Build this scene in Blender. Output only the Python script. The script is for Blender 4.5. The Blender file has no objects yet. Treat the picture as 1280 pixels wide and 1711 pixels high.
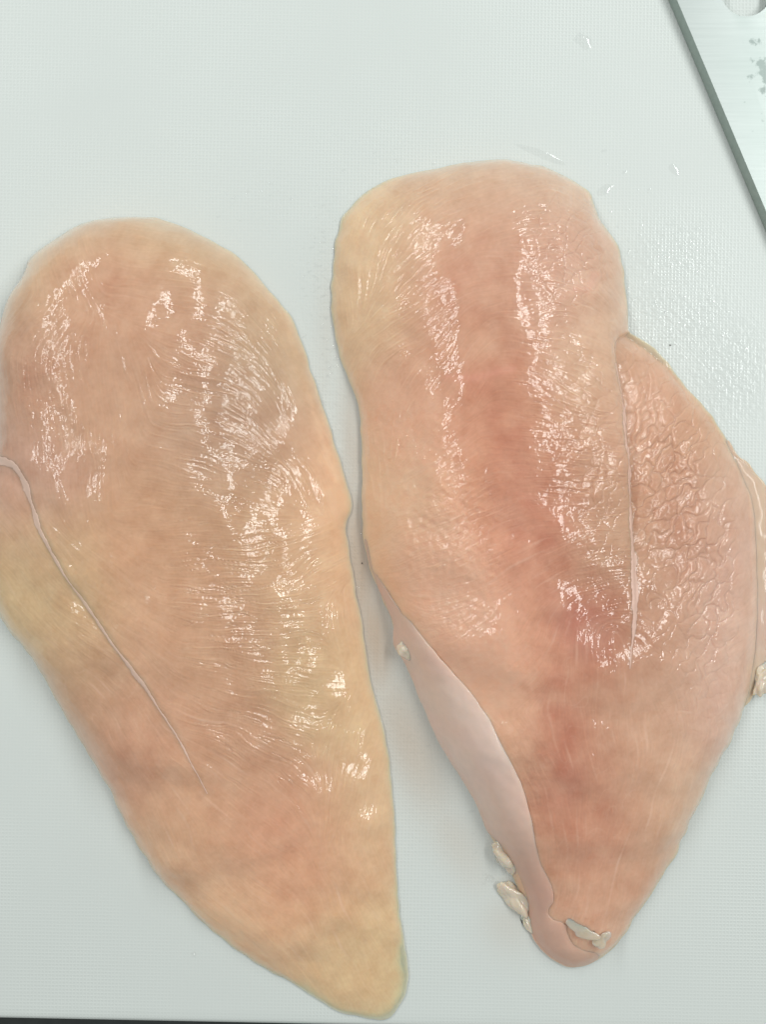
import bpy, bmesh, math, random
import numpy as np
from mathutils import Vector
from mathutils.geometry import delaunay_2d_cdt

# ------------------------------------------------------------------ camera, light, exposure
sc = bpy.context.scene
COL = sc.collection
S = 6850.0            # photograph pixels per metre on the board
H = 0.32              # camera height above the board
cam = bpy.data.cameras.new('camera')
cam_o = bpy.data.objects.new('camera', cam)
COL.objects.link(cam_o)
cam_o.location = (0, 0, H)
cam.sensor_fit = 'HORIZONTAL'
cam.angle = 2 * math.atan((640 / S) / H)
cam.clip_start = 0.01
cam.clip_end = 50
sc.camera = cam_o

w = bpy.data.worlds.new('World'); sc.world = w; w.use_nodes = True
bg = w.node_tree.nodes['Background']
bg.inputs[0].default_value = (0.94, 0.98, 0.95, 1)
bg.inputs[1].default_value = 0.29

def area(name, loc, sx, sy, power, color, aim=(0, 0, 0)):
    l = bpy.data.lights.new(name, 'AREA'); l.shape = 'RECTANGLE'
    l.size = sx; l.size_y = sy; l.energy = power; l.color = color
    o = bpy.data.objects.new(name, l); COL.objects.link(o); o.location = loc
    if aim is None: return o
    d = Vector(aim) - Vector(loc)
    o.rotation_euler = d.to_track_quat('-Z', 'Y').to_euler()
    return o
area('ceiling_lamp_right', (0.47, 0.42, 0.65), 0.11, 1.02, 3.9, (0.965, 1.0, 0.975), None)
area('ceiling_lamp_left', (-0.48, 0.44, 0.65), 0.09, 1.00, 2.5, (0.965, 1.0, 0.975), None)

sc.view_settings.view_transform = 'Standard'
sc.view_settings.look = 'None'
sc.view_settings.exposure = 0.42
sc.view_settings.gamma = 1.0

rng = np.random.default_rng(7)
random.seed(3)

# ------------------------------------------------------------------ helpers
def W(px, py, z=0.0):
    """photograph pixel -> world xy of a point standing z above the board"""
    k = (H - z) / H
    return ((px - 640) / S * k, (855.5 - py) / S * k)

def tag(o, label=None, cat=None, group=None, kind=None):
    if label: o['label'] = label
    if cat: o['category'] = cat
    if group: o['group'] = group
    if kind: o['kind'] = kind
    return o

def empty(name, loc):
    o = bpy.data.objects.new(name, None); COL.objects.link(o); o.location = loc
    o.empty_display_size = 0.01
    return o

def link(name, me, mat, parent=None):
    o = bpy.data.objects.new(name, me); COL.objects.link(o)
    if mat: me.materials.append(mat)
    if parent:
        o.parent = parent
        o.matrix_parent_inverse.identity()
        o.location = -parent.location
    return o

def srgb(r, g, b):
    f = lambda c: (c / 255) / 12.92 if c / 255 <= .04045 else ((c / 255 + .055) / 1.055) ** 2.4
    return (f(r), f(g), f(b))

# canvas raster covering the photographed area, 0.16 mm cells
C = 0.00016
X0, Y0 = -0.106, -0.136
NX, NY = 1325, 1700
xs = X0 + np.arange(NX) * C
ys = Y0 + np.arange(NY) * C
fx = np.fft.fftfreq(NX, C)[None, :]
fy = np.fft.fftfreq(NY, C)[:, None]
FR = np.sqrt(fx * fx + fy * fy)

def band(wl, width=0.35, seed=None):
    """isotropic band-limited noise, wavelength wl (m), unit deviation"""
    r = np.random.default_rng(seed) if seed is not None else rng
    n = np.fft.fft2(r.standard_normal((NY, NX)))
    f0 = 1 / wl
    g = np.exp(-((FR - f0) ** 2) / (2 * (width * f0) ** 2))
    o = np.real(np.fft.ifft2(n * g))
    return o / o.std()

def low(wl, seed=None):
    r = np.random.default_rng(seed) if seed is not None else rng
    n = np.fft.fft2(r.standard_normal((NY, NX)))
    o = np.real(np.fft.ifft2(n * np.exp(-(FR * wl) ** 2)))
    return o / o.std()

def blur(a, s):
    return np.real(np.fft.ifft2(np.fft.fft2(a) * np.exp(-2 * (math.pi * FR * s) ** 2)))

def sstep(a, b, x):
    t = np.clip((x - a) / (b - a), 0, 1)
    return t * t * (3 - 2 * t)

def sample(a, x, y):
    i = np.clip((np.asarray(x) - X0) / C, 0, NX - 1.001); j = np.clip((np.asarray(y) - Y0) / C, 0, NY - 1.001)
    i0 = i.astype(int); j0 = j.astype(int); u = i - i0; v = j - j0
    return (a[j0, i0] * (1 - u) * (1 - v) + a[j0, i0 + 1] * u * (1 - v)
            + a[j0 + 1, i0] * (1 - u) * v + a[j0 + 1, i0 + 1] * u * v)

K = 10  # coarse stride for control point fields
cxs = X0 + np.arange(NX // K + 2) * C * K
cys = Y0 + np.arange(NY // K + 2) * C * K
def up(a):
    i = np.arange(NX) / K; j = np.arange(NY) / K
    i0 = i.astype(int); j0 = j.astype(int); u = (i - i0)[None, :]; v = (j - j0)[:, None]
    A = a[j0][:, i0]; B = a[j0][:, i0 + 1]; D = a[j0 + 1][:, i0]; E = a[j0 + 1][:, i0 + 1]
    return A * (1 - u) * (1 - v) + B * u * (1 - v) + D * (1 - u) * v + E * u * v

def ctrl(pts, sigma, z=0.010):
    """pts: (px, py, v0, v1...) -> list of canvas fields, Gaussian-weighted blend of the points"""
    gx, gy = np.meshgrid(cxs, cys)
    n = len(pts[0]) - 2
    acc = [np.zeros_like(gx) for _ in range(n)]; ws = np.zeros_like(gx) + 1e-12
    s = sigma / S
    for p in pts:
        x, y = W(p[0], p[1], z)
        d2 = ((gx - x) ** 2 + (gy - y) ** 2) / (2 * s * s)
        wgt = np.exp(-d2) + 1e-5 / (1 + d2 * d2)
        ws += wgt
        for k in range(n): acc[k] += wgt * p[2 + k]
    return [up(a / ws) for a in acc]

def blobs(pts, z=0.010):
    """sum of soft ellipses (px, py, rx, ry, angle_deg, value), max-blended"""
    out = np.zeros((NY, NX)); gx = xs[None, :]; gy = ys[:, None]
    for (px, py, rx, ry, a, v) in pts:
        x, y = W(px, py, z); t = math.radians(-a)
        dx = gx - x; dy = gy - y
        u = (dx * math.cos(t) + dy * math.sin(t)) / (rx / S)
        q = (-dx * math.sin(t) + dy * math.cos(t)) / (ry / S)
        g = v * np.exp(-(u * u + q * q))
        out = np.where(np.abs(g) > np.abs(out), g, out) if v < 0 else np.maximum(out, g)
    return out

def smooth_loop(pts, n=6):
    P = np.array(pts, float); N = len(P); out = []
    for i in range(N):
        p0, p1, p2, p3 = P[i - 1], P[i], P[(i + 1) % N], P[(i + 2) % N]
        for k in range(n):
            t = k / n
            out.append(0.5 * ((2 * p1) + (-p0 + p2) * t + (2 * p0 - 5 * p1 + 4 * p2 - p3) * t * t + (-p0 + 3 * p1 - 3 * p2 + p3) * t ** 3))
    return np.array(out)

def smooth_open(pts, n=8):
    P = [np.array(p, float) for p in pts]
    P = [2 * P[0] - P[1]] + P + [2 * P[-1] - P[-2]]; out = []
    for i in range(1, len(P) - 2):
        p0, p1, p2, p3 = P[i - 1:i + 3]
        for k in range(n):
            t = k / n
            out.append(0.5 * ((2 * p1) + (-p0 + p2) * t + (2 * p0 - 5 * p1 + 4 * p2 - p3) * t * t + (-p0 + 3 * p1 - 3 * p2 + p3) * t ** 3))
    out.append(P[-2])
    return np.array(out)

def densify(P, step, closed=True):
    out = []
    N = len(P)
    for i in range(N if closed else N - 1):
        a = P[i]; b = P[(i + 1) % N]; m = max(1, int(np.linalg.norm(b - a) / step))
        for k in range(m): out.append(a + (b - a) * k / m)
    return np.array(out)

def raster(P):
    """even-odd polygon mask on the canvas"""
    mask = np.zeros((NY, NX), bool)
    a = P; b = np.roll(P, -1, 0)
    for j in range(NY):
        y = ys[j]
        c = ((a[:, 1] <= y) & (b[:, 1] > y)) | ((b[:, 1] <= y) & (a[:, 1] > y))
        if not c.any(): continue
        xx = np.sort(a[c, 0] + (y - a[c, 1]) / (b[c, 1] - a[c, 1]) * (b[c, 0] - a[c, 0]))
        for k in range(0, len(xx) - 1, 2):
            i0 = int(math.ceil((xx[k] - X0) / C)); i1 = int(math.floor((xx[k + 1] - X0) / C))
            mask[j, max(i0, 0):min(i1, NX - 1) + 1] = True
    return mask

def outline(pts, z=0.002, jit=0.0, seed=1):
    P = smooth_loop([W(p[0], p[1], z) for p in pts])
    P = densify(P, 0.00012)
    if jit:
        r = np.random.default_rng(seed); n = len(P)
        f = np.fft.rfft(r.standard_normal(n)); k = np.arange(len(f)); wl = n * 0.00012 / np.maximum(k, 1)
        f *= wl * np.exp(-((np.log(wl / 0.007)) ** 2) / 0.5); f[0] = 0
        q = np.fft.irfft(f, n); q /= q.std()
        t = np.roll(P, -3, 0) - np.roll(P, 3, 0); t /= np.linalg.norm(t, axis=1)[:, None] + 1e-12
        P = P + np.stack([-t[:, 1], t[:, 0]], 1) * (q * jit)[:, None]
    return P

def dome(mask, L, it=(600, 160, 90)):
    """screened-Poisson puff, 0 at the outline rising to 1 inside over the length L"""
    jj = np.where(mask.any(1))[0]; ii = np.where(mask.any(0))[0]
    j0, j1, i0, i1 = max(jj[0] - 4, 0), min(jj[-1] + 5, NY), max(ii[0] - 4, 0), min(ii[-1] + 5, NX)
    m = mask[j0:j1, i0:i1]
    u = None
    for f, n in zip((10, 4, 1), it):
        mm = m[::f, ::f]
        h = C * f / L
        if u is None: u = mm.astype(float)
        else:
            a, b = mm.shape
            j = np.clip(np.arange(a) * f / pf, 0, u.shape[0] - 1.001); i = np.clip(np.arange(b) * f / pf, 0, u.shape[1] - 1.001)
            ja = j.astype(int); ia = i.astype(int); dv = (j - ja)[:, None]; du = (i - ia)[None, :]
            u = (u[ja][:, ia] * (1 - du) * (1 - dv) + u[ja][:, ia + 1] * du * (1 - dv) + u[ja + 1][:, ia] * (1 - du) * dv + u[ja + 1][:, ia + 1] * du * dv)
        pf = f
        u = np.pad(u, 1); M = np.pad(mm, 1).astype(float)[1:-1, 1:-1]
        for _ in range(n):
            u[1:-1, 1:-1] = (u[:-2, 1:-1] + u[2:, 1:-1] + u[1:-1, :-2] + u[1:-1, 2:] + h * h) / (4 + h * h) * M
        u = u[1:-1, 1:-1]
    out = np.zeros((NY, NX)); out[j0:j1, i0:i1] = u
    return out

def curve_dist(P):
    """for an open polyline: distance field, signed side (+ right of travel), arclength fraction (on coarse grid, upsampled)"""
    gx, gy = np.meshgrid(cxs, cys)
    best = np.full(gx.shape, 1e9); t = np.zeros_like(gx); sgn = np.zeros_like(gx)
    seg = np.linalg.norm(P[1:] - P[:-1], axis=1); cum = np.concatenate([[0], np.cumsum(seg)]); tot = cum[-1]
    return best, t, sgn

def curve_dist_full(P, reach):
    """exact signed distance to an open polyline within reach, full resolution"""
    D = np.full((NY, NX), 1e3); T = np.zeros((NY, NX)); Sg = np.ones((NY, NX))
    seg = np.linalg.norm(P[1:] - P[:-1], axis=1); cum = np.concatenate([[0], np.cumsum(seg)]); tot = cum[-1]
    for k in range(len(P) - 1):
        a, b = P[k], P[k + 1]
        i0 = int(max((min(a[0], b[0]) - reach - X0) / C, 0)); i1 = int(min((max(a[0], b[0]) + reach - X0) / C + 2, NX))
        j0 = int(max((min(a[1], b[1]) - reach - Y0) / C, 0)); j1 = int(min((max(a[1], b[1]) + reach - Y0) / C + 2, NY))
        if i1 <= i0 or j1 <= j0: continue
        gx = xs[None, i0:i1]; gy = ys[j0:j1, None]
        d = b - a; L2 = d @ d + 1e-18
        s = np.clip(((gx - a[0]) * d[0] + (gy - a[1]) * d[1]) / L2, 0, 1)
        dx = gx - a[0] - s * d[0]; dy = gy - a[1] - s * d[1]
        q = np.hypot(dx, dy)
        side = np.sign(d[0] * (gy - a[1]) - d[1] * (gx - a[0]))
        m = q < D[j0:j1, i0:i1] - 1e-9
        D[j0:j1, i0:i1] = np.where(m, q, D[j0:j1, i0:i1])
        T[j0:j1, i0:i1] = np.where(m, (cum[k] + s * seg[k]) / tot, T[j0:j1, i0:i1])
        Sg[j0:j1, i0:i1] = np.where(m, side, Sg[j0:j1, i0:i1])
    return D, T, Sg

def lic(noise, ct, st, length, step=1.0):
    """smear noise along the direction field: gives fibres that follow the muscle"""
    ii, jj = np.meshgrid(np.arange(NX, dtype=np.float32), np.arange(NY, dtype=np.float32))
    acc = noise.astype(np.float32).copy(); n = int(length / C / step); noise = noise.astype(np.float32)
    ct = ct.astype(np.float32); st = st.astype(np.float32)
    wsum = 1.0
    for s in (1, -1):
        px, py = ii.copy(), jj.copy()
        dx = ct * s; dy = st * s
        for k in range(n):
            px += dx * step; py += dy * step
            a = np.clip(np.rint(px), 0, NX - 1).astype(np.int32); b = np.clip(np.rint(py), 0, NY - 1).astype(np.int32)
            g = math.cos(0.5 * math.pi * (k + 1) / (n + 1)); acc += noise[b, a] * g; wsum += g
            if k % 3 == 2:
                nx_, ny_ = ct[b, a], st[b, a]
                f = np.where(nx_ * dx + ny_ * dy < 0, -1, 1)
                dx = nx_ * f; dy = ny_ * f
    return acc / acc.std()

def height_mesh(name, P, mask, Z, col, edge_z=0.0004, floor=0.00012, step=1, extra=None, low_bottom=True):
    """closed mesh from a height field inside outline P; border vertices are pulled onto the outline"""
    m = mask[::step, ::step]
    q = m[:-1, :-1] | m[1:, :-1] | m[:-1, 1:] | m[1:, 1:]
    used = np.zeros(m.shape, bool)
    used[:-1, :-1] |= q; used[1:, :-1] |= q; used[:-1, 1:] |= q; used[1:, 1:] |= q
    J, I = np.where(used)
    idx = -np.ones(m.shape, int); idx[J, I] = np.arange(len(J))
    x = xs[::step][I].copy(); y = ys[::step][J].copy(); z = Z[::step, ::step][J, I].copy()
    inside = m[J, I]
    ob = np.where(~inside)[0]
    for c0 in range(0, len(ob), 500):
        o = ob[c0:c0 + 500]
        d = (x[o][:, None] - P[None, :, 0]) ** 2 + (y[o][:, None] - P[None, :, 1]) ** 2
        k = d.argmin(1); x[o] = P[k, 0]; y[o] = P[k, 1]
    ez = edge_z if np.isscalar(edge_z) else sample(edge_z, x[ob], y[ob])
    z[ob] = ez
    qj, qi = np.where(q)
    F = np.stack([idx[qj, qi], idx[qj, qi + 1], idx[qj + 1, qi + 1], idx[qj + 1, qi]], 1)
    # boundary edges
    E = np.concatenate([F[:, [0, 1]], F[:, [1, 2]], F[:, [2, 3]], F[:, [3, 0]]])
    key = np.sort(E, 1); kk = key[:, 0].astype(np.int64) * len(J) + key[:, 1]
    _, inv, cnt = np.unique(kk, return_inverse=True, return_counts=True)
    B = E[cnt[inv] == 1]
    nxt = {}
    for a, b in B: nxt.setdefault(int(a), int(b))
    loops = []; seen = set()
    for s in nxt:
        if s in seen: continue
        l = []; c = s
        while c not in seen and c in nxt:
            seen.add(c); l.append(c); c = nxt[c]
        if len(l) > 20: loops.append(l)
    loops.sort(key=len, reverse=True)
    loop = np.array(loops[0])
    bx, by, bz = x[loop], y[loop], z[loop]
    tx = np.roll(bx, -4) - np.roll(bx, 4); ty = np.roll(by, -4) - np.roll(by, 4); tl = np.hypot(tx, ty) + 1e-12
    nxn, nyn = -ty / tl, tx / tl       # inward for a counter-clockwise loop
    V = [np.stack([x, y, z], 1)]; base = len(x); n = len(loop); prev = loop; faces = [F]
    for (inn, fz) in ((0.00012, 0.6), (0.0005, 0.15)) if low_bottom else ((0.00005, 0.0002),):
        zz = floor + (bz - floor) * fz if low_bottom else bz - fz
        V.append(np.stack([bx + nxn * inn, by + nyn * inn, zz], 1))
        cur = base + np.arange(n); base += n
        faces.append(np.stack([prev, cur, np.roll(cur, -1), np.roll(prev, -1)], 1))
        prev = cur
    nv0 = sum(len(v) for v in V)
    sub = P[::8]; ts = np.roll(sub, -2, 0) - np.roll(sub, 2, 0); ts /= np.linalg.norm(ts, axis=1)[:, None]
    ar = 0.5 * np.sum(sub[:, 0] * np.roll(sub[:, 1], -1) - np.roll(sub[:, 0], -1) * sub[:, 1])
    sub = sub + np.stack([-ts[:, 1], ts[:, 0]], 1) * (0.0005 if ar > 0 else -0.0005)
    if not low_bottom: sub = sub[:3]
    cd = delaunay_2d_cdt([Vector(q) for q in sub], [(k, (k + 1) % len(sub)) for k in range(len(sub))], [], 1, 1e-7)
    bv = np.array([(q.x, q.y) for q in cd[0]]); B3 = np.array([f[::-1] for f in cd[2] if len(f) == 3], int)
    V.append(np.column_stack([bv, np.full(len(bv), floor if not low_bottom else floor + (edge_z if np.isscalar(edge_z) else .001) * .1)]))
    V = np.concatenate(V).astype(np.float32); F4 = np.concatenate(faces)
    me = bpy.data.meshes.new(name)
    nv, nq, nq0 = len(V), len(F4), len(F)
    me.vertices.add(nv); me.vertices.foreach_set('co', V.ravel())
    T3 = B3 + nv0
    nt3 = len(T3)
    me.loops.add(nq * 4 + nt3 * 3); me.loops.foreach_set('vertex_index', np.concatenate([F4.ravel(), T3.ravel()]).astype(np.int32))
    me.polygons.add(nq + nt3)
    me.polygons.foreach_set('loop_start', np.concatenate([np.arange(nq) * 4, nq * 4 + np.arange(nt3) * 3]).astype(np.int32))
    me.polygons.foreach_set('use_smooth', np.concatenate([np.ones(nq0, bool), np.zeros(nq - nq0 + nt3, bool)]))
    me.update(calc_edges=True)
    ca = me.attributes.new('col', 'FLOAT_COLOR', 'POINT')
    cc = np.ones((nv, 4), np.float32)
    for k in range(3): cc[:, k] = sample(col[k], V[:, 0], V[:, 1])
    ca.data.foreach_set('color', cc.ravel())
    if extra is not None:
        for nm, fld in extra.items():
            a = me.attributes.new(nm, 'FLOAT', 'POINT')
            a.data.foreach_set('value', sample(fld, V[:, 0], V[:, 1]).astype(np.float32))
    return me

# ------------------------------------------------------------------ materials
def nodes(name):
    m = bpy.data.materials.new(name); m.use_nodes = True
    nt = m.node_tree; return m, nt, nt.nodes['Principled BSDF']
def N(nt, t, **kw):
    n = nt.nodes.new(t)
    for k, v in kw.items():
        if k in n.inputs: n.inputs[k].default_value = v
        else: setattr(n, k, v)
    return n
def mathn(nt, op, a, b=None, clamp=False):
    n = nt.nodes.new('ShaderNodeMath'); n.operation = op; n.use_clamp = clamp
    for i, v in enumerate((a, b)):
        if v is None: continue
        if isinstance(v, (int, float)): n.inputs[i].default_value = v
        else: nt.links.new(v, n.inputs[i])
    return n.outputs[0]

def meat_material(name, rough=0.36, coat=1.0, sss=0.0016, bump=0.000016):
    m, nt, p = nodes(name); L = nt.links.new
    at = N(nt, 'ShaderNodeAttribute', attribute_name='col')
    tc = N(nt, 'ShaderNodeTexCoord')
    n1 = N(nt, 'ShaderNodeTexNoise', Scale=420.0, Detail=4.0, Roughness=0.6); L(tc.outputs['Object'], n1.inputs['Vector'])
    mr = N(nt, 'ShaderNodeMapRange'); mr.inputs['To Min'].default_value = 0.93; mr.inputs['To Max'].default_value = 1.07
    L(n1.outputs['Fac'], mr.inputs['Value'])
    hs = N(nt, 'ShaderNodeHueSaturation'); L(at.outputs['Color'], hs.inputs['Color']); L(mr.outputs[0], hs.inputs['Value'])
    L(hs.outputs[0], p.inputs['Base Color'])
    p.inputs['Roughness'].default_value = rough
    p.inputs['Specular IOR Level'].default_value = 0.15
    p.inputs['Subsurface Weight'].default_value = 1.0
    p.inputs['Subsurface Radius'].default_value = (1.0, 0.8, 0.65)
    p.inputs['Subsurface Scale'].default_value = sss
    p.inputs['IOR'].default_value = 1.38
    p.inputs['Coat Weight'].default_value = coat
    p.inputs['Coat Roughness'].default_value = 0.035
    p.inputs['Coat IOR'].default_value = 1.40
    n2 = N(nt, 'ShaderNodeTexNoise', Scale=1400.0, Detail=1.5, Roughness=0.5); L(tc.outputs['Object'], n2.inputs['Vector'])
    bp = N(nt, 'ShaderNodeBump', Strength=1.0, Distance=bump); L(n2.outputs['Fac'], bp.inputs['Height'])
    L(bp.outputs[0], p.inputs['Coat Normal'])
    return m

MEAT = meat_material('wet_raw_meat')
THREAD = meat_material('white_thread', rough=.45, coat=.4, sss=.0003, bump=.00001)
THREAD.node_tree.nodes['Principled BSDF'].inputs['Subsurface Weight'].default_value = 0
SKIN = meat_material('pale_membrane', rough=0.42, coat=0.55, sss=0.0010, bump=0.00001)

def flat_fields(c):
    return [np.full((NY, NX), v) for v in c]

def simple_sss(name, c, rough=.3, coat=1., sss=.0007, noise=500., bump=.00005):
    m, nt, p = nodes(name); L = nt.links.new
    tc = N(nt, 'ShaderNodeTexCoord'); n1 = N(nt, 'ShaderNodeTexNoise', Scale=noise, Detail=3.0); L(tc.outputs['Object'], n1.inputs['Vector'])
    mx = N(nt, 'ShaderNodeMix', data_type='RGBA'); L(n1.outputs['Fac'], mx.inputs['Factor'])
    mx.inputs['A'].default_value = (*[v * .86 for v in c], 1); mx.inputs['B'].default_value = (*[min(v * 1.1, .95) for v in c], 1)
    L(mx.outputs['Result'], p.inputs['Base Color'])
    p.inputs['Roughness'].default_value = rough
    p.inputs['Subsurface Weight'].default_value = 1; p.inputs['Subsurface Radius'].default_value = (1, .7, .45); p.inputs['Subsurface Scale'].default_value = sss
    p.inputs['Coat Weight'].default_value = coat; p.inputs['Coat Roughness'].default_value = .06; p.inputs['Coat IOR'].default_value = 1.36
    bp = N(nt, 'ShaderNodeBump', Strength=1.0, Distance=bump); L(n1.outputs['Fac'], bp.inputs['Height']); L(bp.outputs[0], p.inputs['Normal']); L(bp.outputs[0], p.inputs['Coat Normal'])
    return m
FAT = simple_sss('cream_fat', (.78, .68, .56), rough=.2, sss=.0012)
STRAND = simple_sss('white_connective_strand', (.80, .68, .60), rough=.6, coat=.5, sss=.0002, bump=.00003)

# ------------------------------------------------------------------ outlines traced from the photograph
LEFT = [(250,362),(215,361),(175,364),(150,368),(120,380),(95,395),(70,412),(47,432),(38,455),(22,480),(8,505),(0,530),(-8,565),(-12,620),(-10,690),(-14,745),(-30,780),(-42,840),(-42,910),(-28,980),(0,1035),(20,1063),(45,1092),(72,1135),(100,1185),(130,1235),(160,1285),(184,1325),(200,1362),(222,1402),(245,1440),(270,1475),(300,1503),(330,1536),(370,1570),(410,1600),(445,1622),(480,1640),(520,1665),(560,1690),(600,1701),(635,1706),(657,1698),(674,1670),(683,1640),(680,1600),(672,1550),(666,1500),(662,1430),(660,1370),(656,1320),(650,1265),(642,1220),(631,1180),(620,1140),(612,1090),(605,1040),(597,1000),(590,960),(584,920),(578,888),(580,870),(587,856),(588,840),(582,815),(575,790),(565,760),(555,725),(545,695),(533,660),(521,622),(510,590),(500,560),(488,532),(470,508),(450,485),(430,462),(410,440),(388,421),(365,408),(340,395),(320,385),(290,372),(270,366)]
RIGHT = [(835,265),(810,267),(780,270),(745,277),(700,286),(665,294),(640,302),(620,315),(600,330),(585,345),(572,362),(565,385),(560,405),(557,440),(553,490),(555,530),(561,565),(569,600),(583,635),(596,670),(602,700),(603,740),(605,765),(605,790),(604,820),(605,860),(607,900),(615,940),(628,975),(643,1010),(657,1045),(660,1075),(673,1095),(685,1120),(700,1155),(715,1190),(730,1225),(752,1265),(775,1300),(795,1335),(808,1365),(817,1390),(828,1415),(840,1440),(856,1465),(868,1490),(880,1512),(886,1535),(893,1563),(905,1585),(925,1603),(945,1615),(962,1618),(985,1613),(1010,1600),(1031,1580),(1050,1555),(1066,1530),(1090,1495),(1115,1455),(1134,1425),(1143,1400),(1160,1365),(1174,1335),(1190,1300),(1207,1268),(1226,1232),(1244,1190),(1256,1150),(1266,1100),(1272,1050),(1275,1000),(1275,950),(1272,900),(1265,850),(1253,806),(1238,775),(1224,750),(1206,718),(1190,692),(1167,666),(1146,645),(1131,622),(1113,599),(1087,576),(1066,561),(1054,553),(1051,535),(1050,510),(1047,480),(1041,440),(1036,412),(1025,395),(1006,370),(996,345),(987,322),(970,308),(940,290),(910,278),(870,269)]
SEAM_L = [(-8,765),(20,778),(42,800),(52,825),(62,858),(77,895),(95,930),(116,965),(140,1000),(165,1035),(188,1068),(215,1105),(240,1140),(262,1175),(282,1205),(302,1238),(322,1278),(345,1330),(372,1388)]
SEAM_R = [(1056,551),(1040,562),(1033,580),(1034,605),(1040,640),(1044,680),(1048,730),(1052,790),(1054,850),(1055,910),(1056,960),(1055,1010),(1053,1050),(1049,1085),(1046,1115)]

PL = outline(LEFT, 0.0015, 0.00007, 1); PR = outline(RIGHT, 0.0015, 0.00009, 2)
mL = raster(PL); mR = raster(PR)

# ------------------------------------------------------------------ muscle direction (image degrees, clockwise from +x)
DIR = [(100,450,70),(60,620,75),(60,560,-40),(130,760,85),(250,430,5),(330,450,12),(400,440,35),(460,540,55),(330,560,8),(400,600,35),(470,640,60),
 (500,720,58),(320,660,6),(360,720,14),(430,730,38),(340,790,12),(420,820,25),(380,880,2),(330,880,0),(480,900,-15),(520,940,-25),(400,960,0),(350,1010,4),(450,1030,-8),
 (380,1050,12),(460,1070,0),(400,1120,14),(500,1120,5),(380,1180,24),(460,1200,20),(420,1280,35),(380,1330,38),(500,1320,35),(590,1250,-70),(560,1330,-75),(560,1500,70),(450,1480,40),
 (200,1000,35),(250,1080,40),(130,1120,40),(180,1250,60),(300,1400,65),(60,950,50),(350,1500,45),(600,1600,60),(240,650,80),(540,800,70),(590,1050,80),
 (680,330,-30),(740,350,-28),(640,400,-65),(620,470,80),(660,480,-28),(680,560,-22),(650,640,-70),(640,720,80),(620,800,75),(700,620,-40),(760,600,-50),(690,760,-40),(720,850,-25),
 (700,930,-22),(760,900,-28),(820,940,-30),(740,1000,-20),(680,1020,35),(760,1060,-30),(820,1130,-40),(850,1060,-60),(820,1240,50),(900,1280,60),(900,1420,80),
 (830,300,-10),(860,340,-25),(900,380,-18),(960,340,30),(900,440,-5),(960,420,35),(1000,450,60),(900,500,5),(960,520,15),(900,560,3),(970,600,25),(900,620,10),(960,660,22),(920,700,12),(980,740,10),
 (920,760,0),(990,820,2),(1000,880,0),(960,880,5),(1020,950,3),(1000,1000,-5),(960,940,-40),(960,1060,-80),(1000,1150,85),(960,1250,80),(1050,1200,85),(1050,1350,-75),(1000,1450,-80),
 (1060,620,60),(1100,680,-55),(1150,730,-60),(1100,770,-40),(1160,820,-65),(1110,860,-35),(1180,880,-70),(1120,930,-20),(1190,960,-50),(1120,1000,20),(1090,1050,45),(1170,1040,20),(1200,1050,-30),(1110,1130,55),(1180,1150,80),(1150,1300,-70)]
c2, s2 = ctrl([(p[0], p[1], math.cos(math.radians(-2 * p[2])), math.sin(math.radians(-2 * p[2]))) for p in DIR], 38)
th = 0.5 * np.arctan2(s2, c2) + 0.10 * low(0.006, 11)
CT, ST = np.cos(th), np.sin(th)

f_fine = lic(band(0.00068, .35, 21), CT, ST, 0.0022)
f_mid = lic(band(0.00125, .32, 22), CT, ST, 0.0036)
f_wide = lic(band(0.0022, .4, 23), CT, ST, 0.005)
bub = band(0.00095, .3, 24)
bub2 = band(0.0022, .3, 25)
pip = band(0.0009, .5, 28)
lum = low(0.010, 26); lum2 = low(0.004, 27)

# where the surface wrinkles strongly: (px,py,rx,ry,angle,strength)
WR = blobs([(360,640,110,190,20,1.0),(450,520,90,160,55,.9),(400,760,140,70,10,.95),(430,1010,160,190,0,.9),(420,1210,150,110,25,.75),(560,1250,70,160,0,.4),(330,450,120,50,10,.45),
            (40,640,60,150,0,.5),(160,760,60,120,0,.3),(300,1400,200,120,45,.12),(130,1080,80,160,-35,.35),
            (690,330,100,60,-20,1.0),(660,540,80,130,0,1.0),(640,720,70,140,0,.8),(740,900,140,150,30,.55),(920,480,90,180,0,1.0),(960,720,90,170,0,1.0),(1000,900,70,130,0,.8),
            (720,1050,90,90,0,.5),(880,1290,50,110,0,.4),(1130,850,130,260,-10,.06),(960,1560,60,40,0,.6)])
BB = blobs([(740,900,130,140,30,1.0),(720,1050,80,70,30,.9),(690,760,70,90,0,.7),(90,620,80,120,0,.5),(150,760,90,90,0,.4),(1110,1020,90,90,0,.2),(880,1290,40,90,0,.7),(640,700,60,160,0,.4),(190,1010,60,110,-35,.35),(960,420,80,100,0,.35),(850,1080,120,90,0,.35),(980,1560,60,30,0,.8)])
CR = blobs([(1120,800,95,210,-12,1.0),(1180,950,80,190,0,.9),(1110,980,70,90,0,.5),(960,420,70,120,0,.5),(985,760,55,170,0,.5)])

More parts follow.
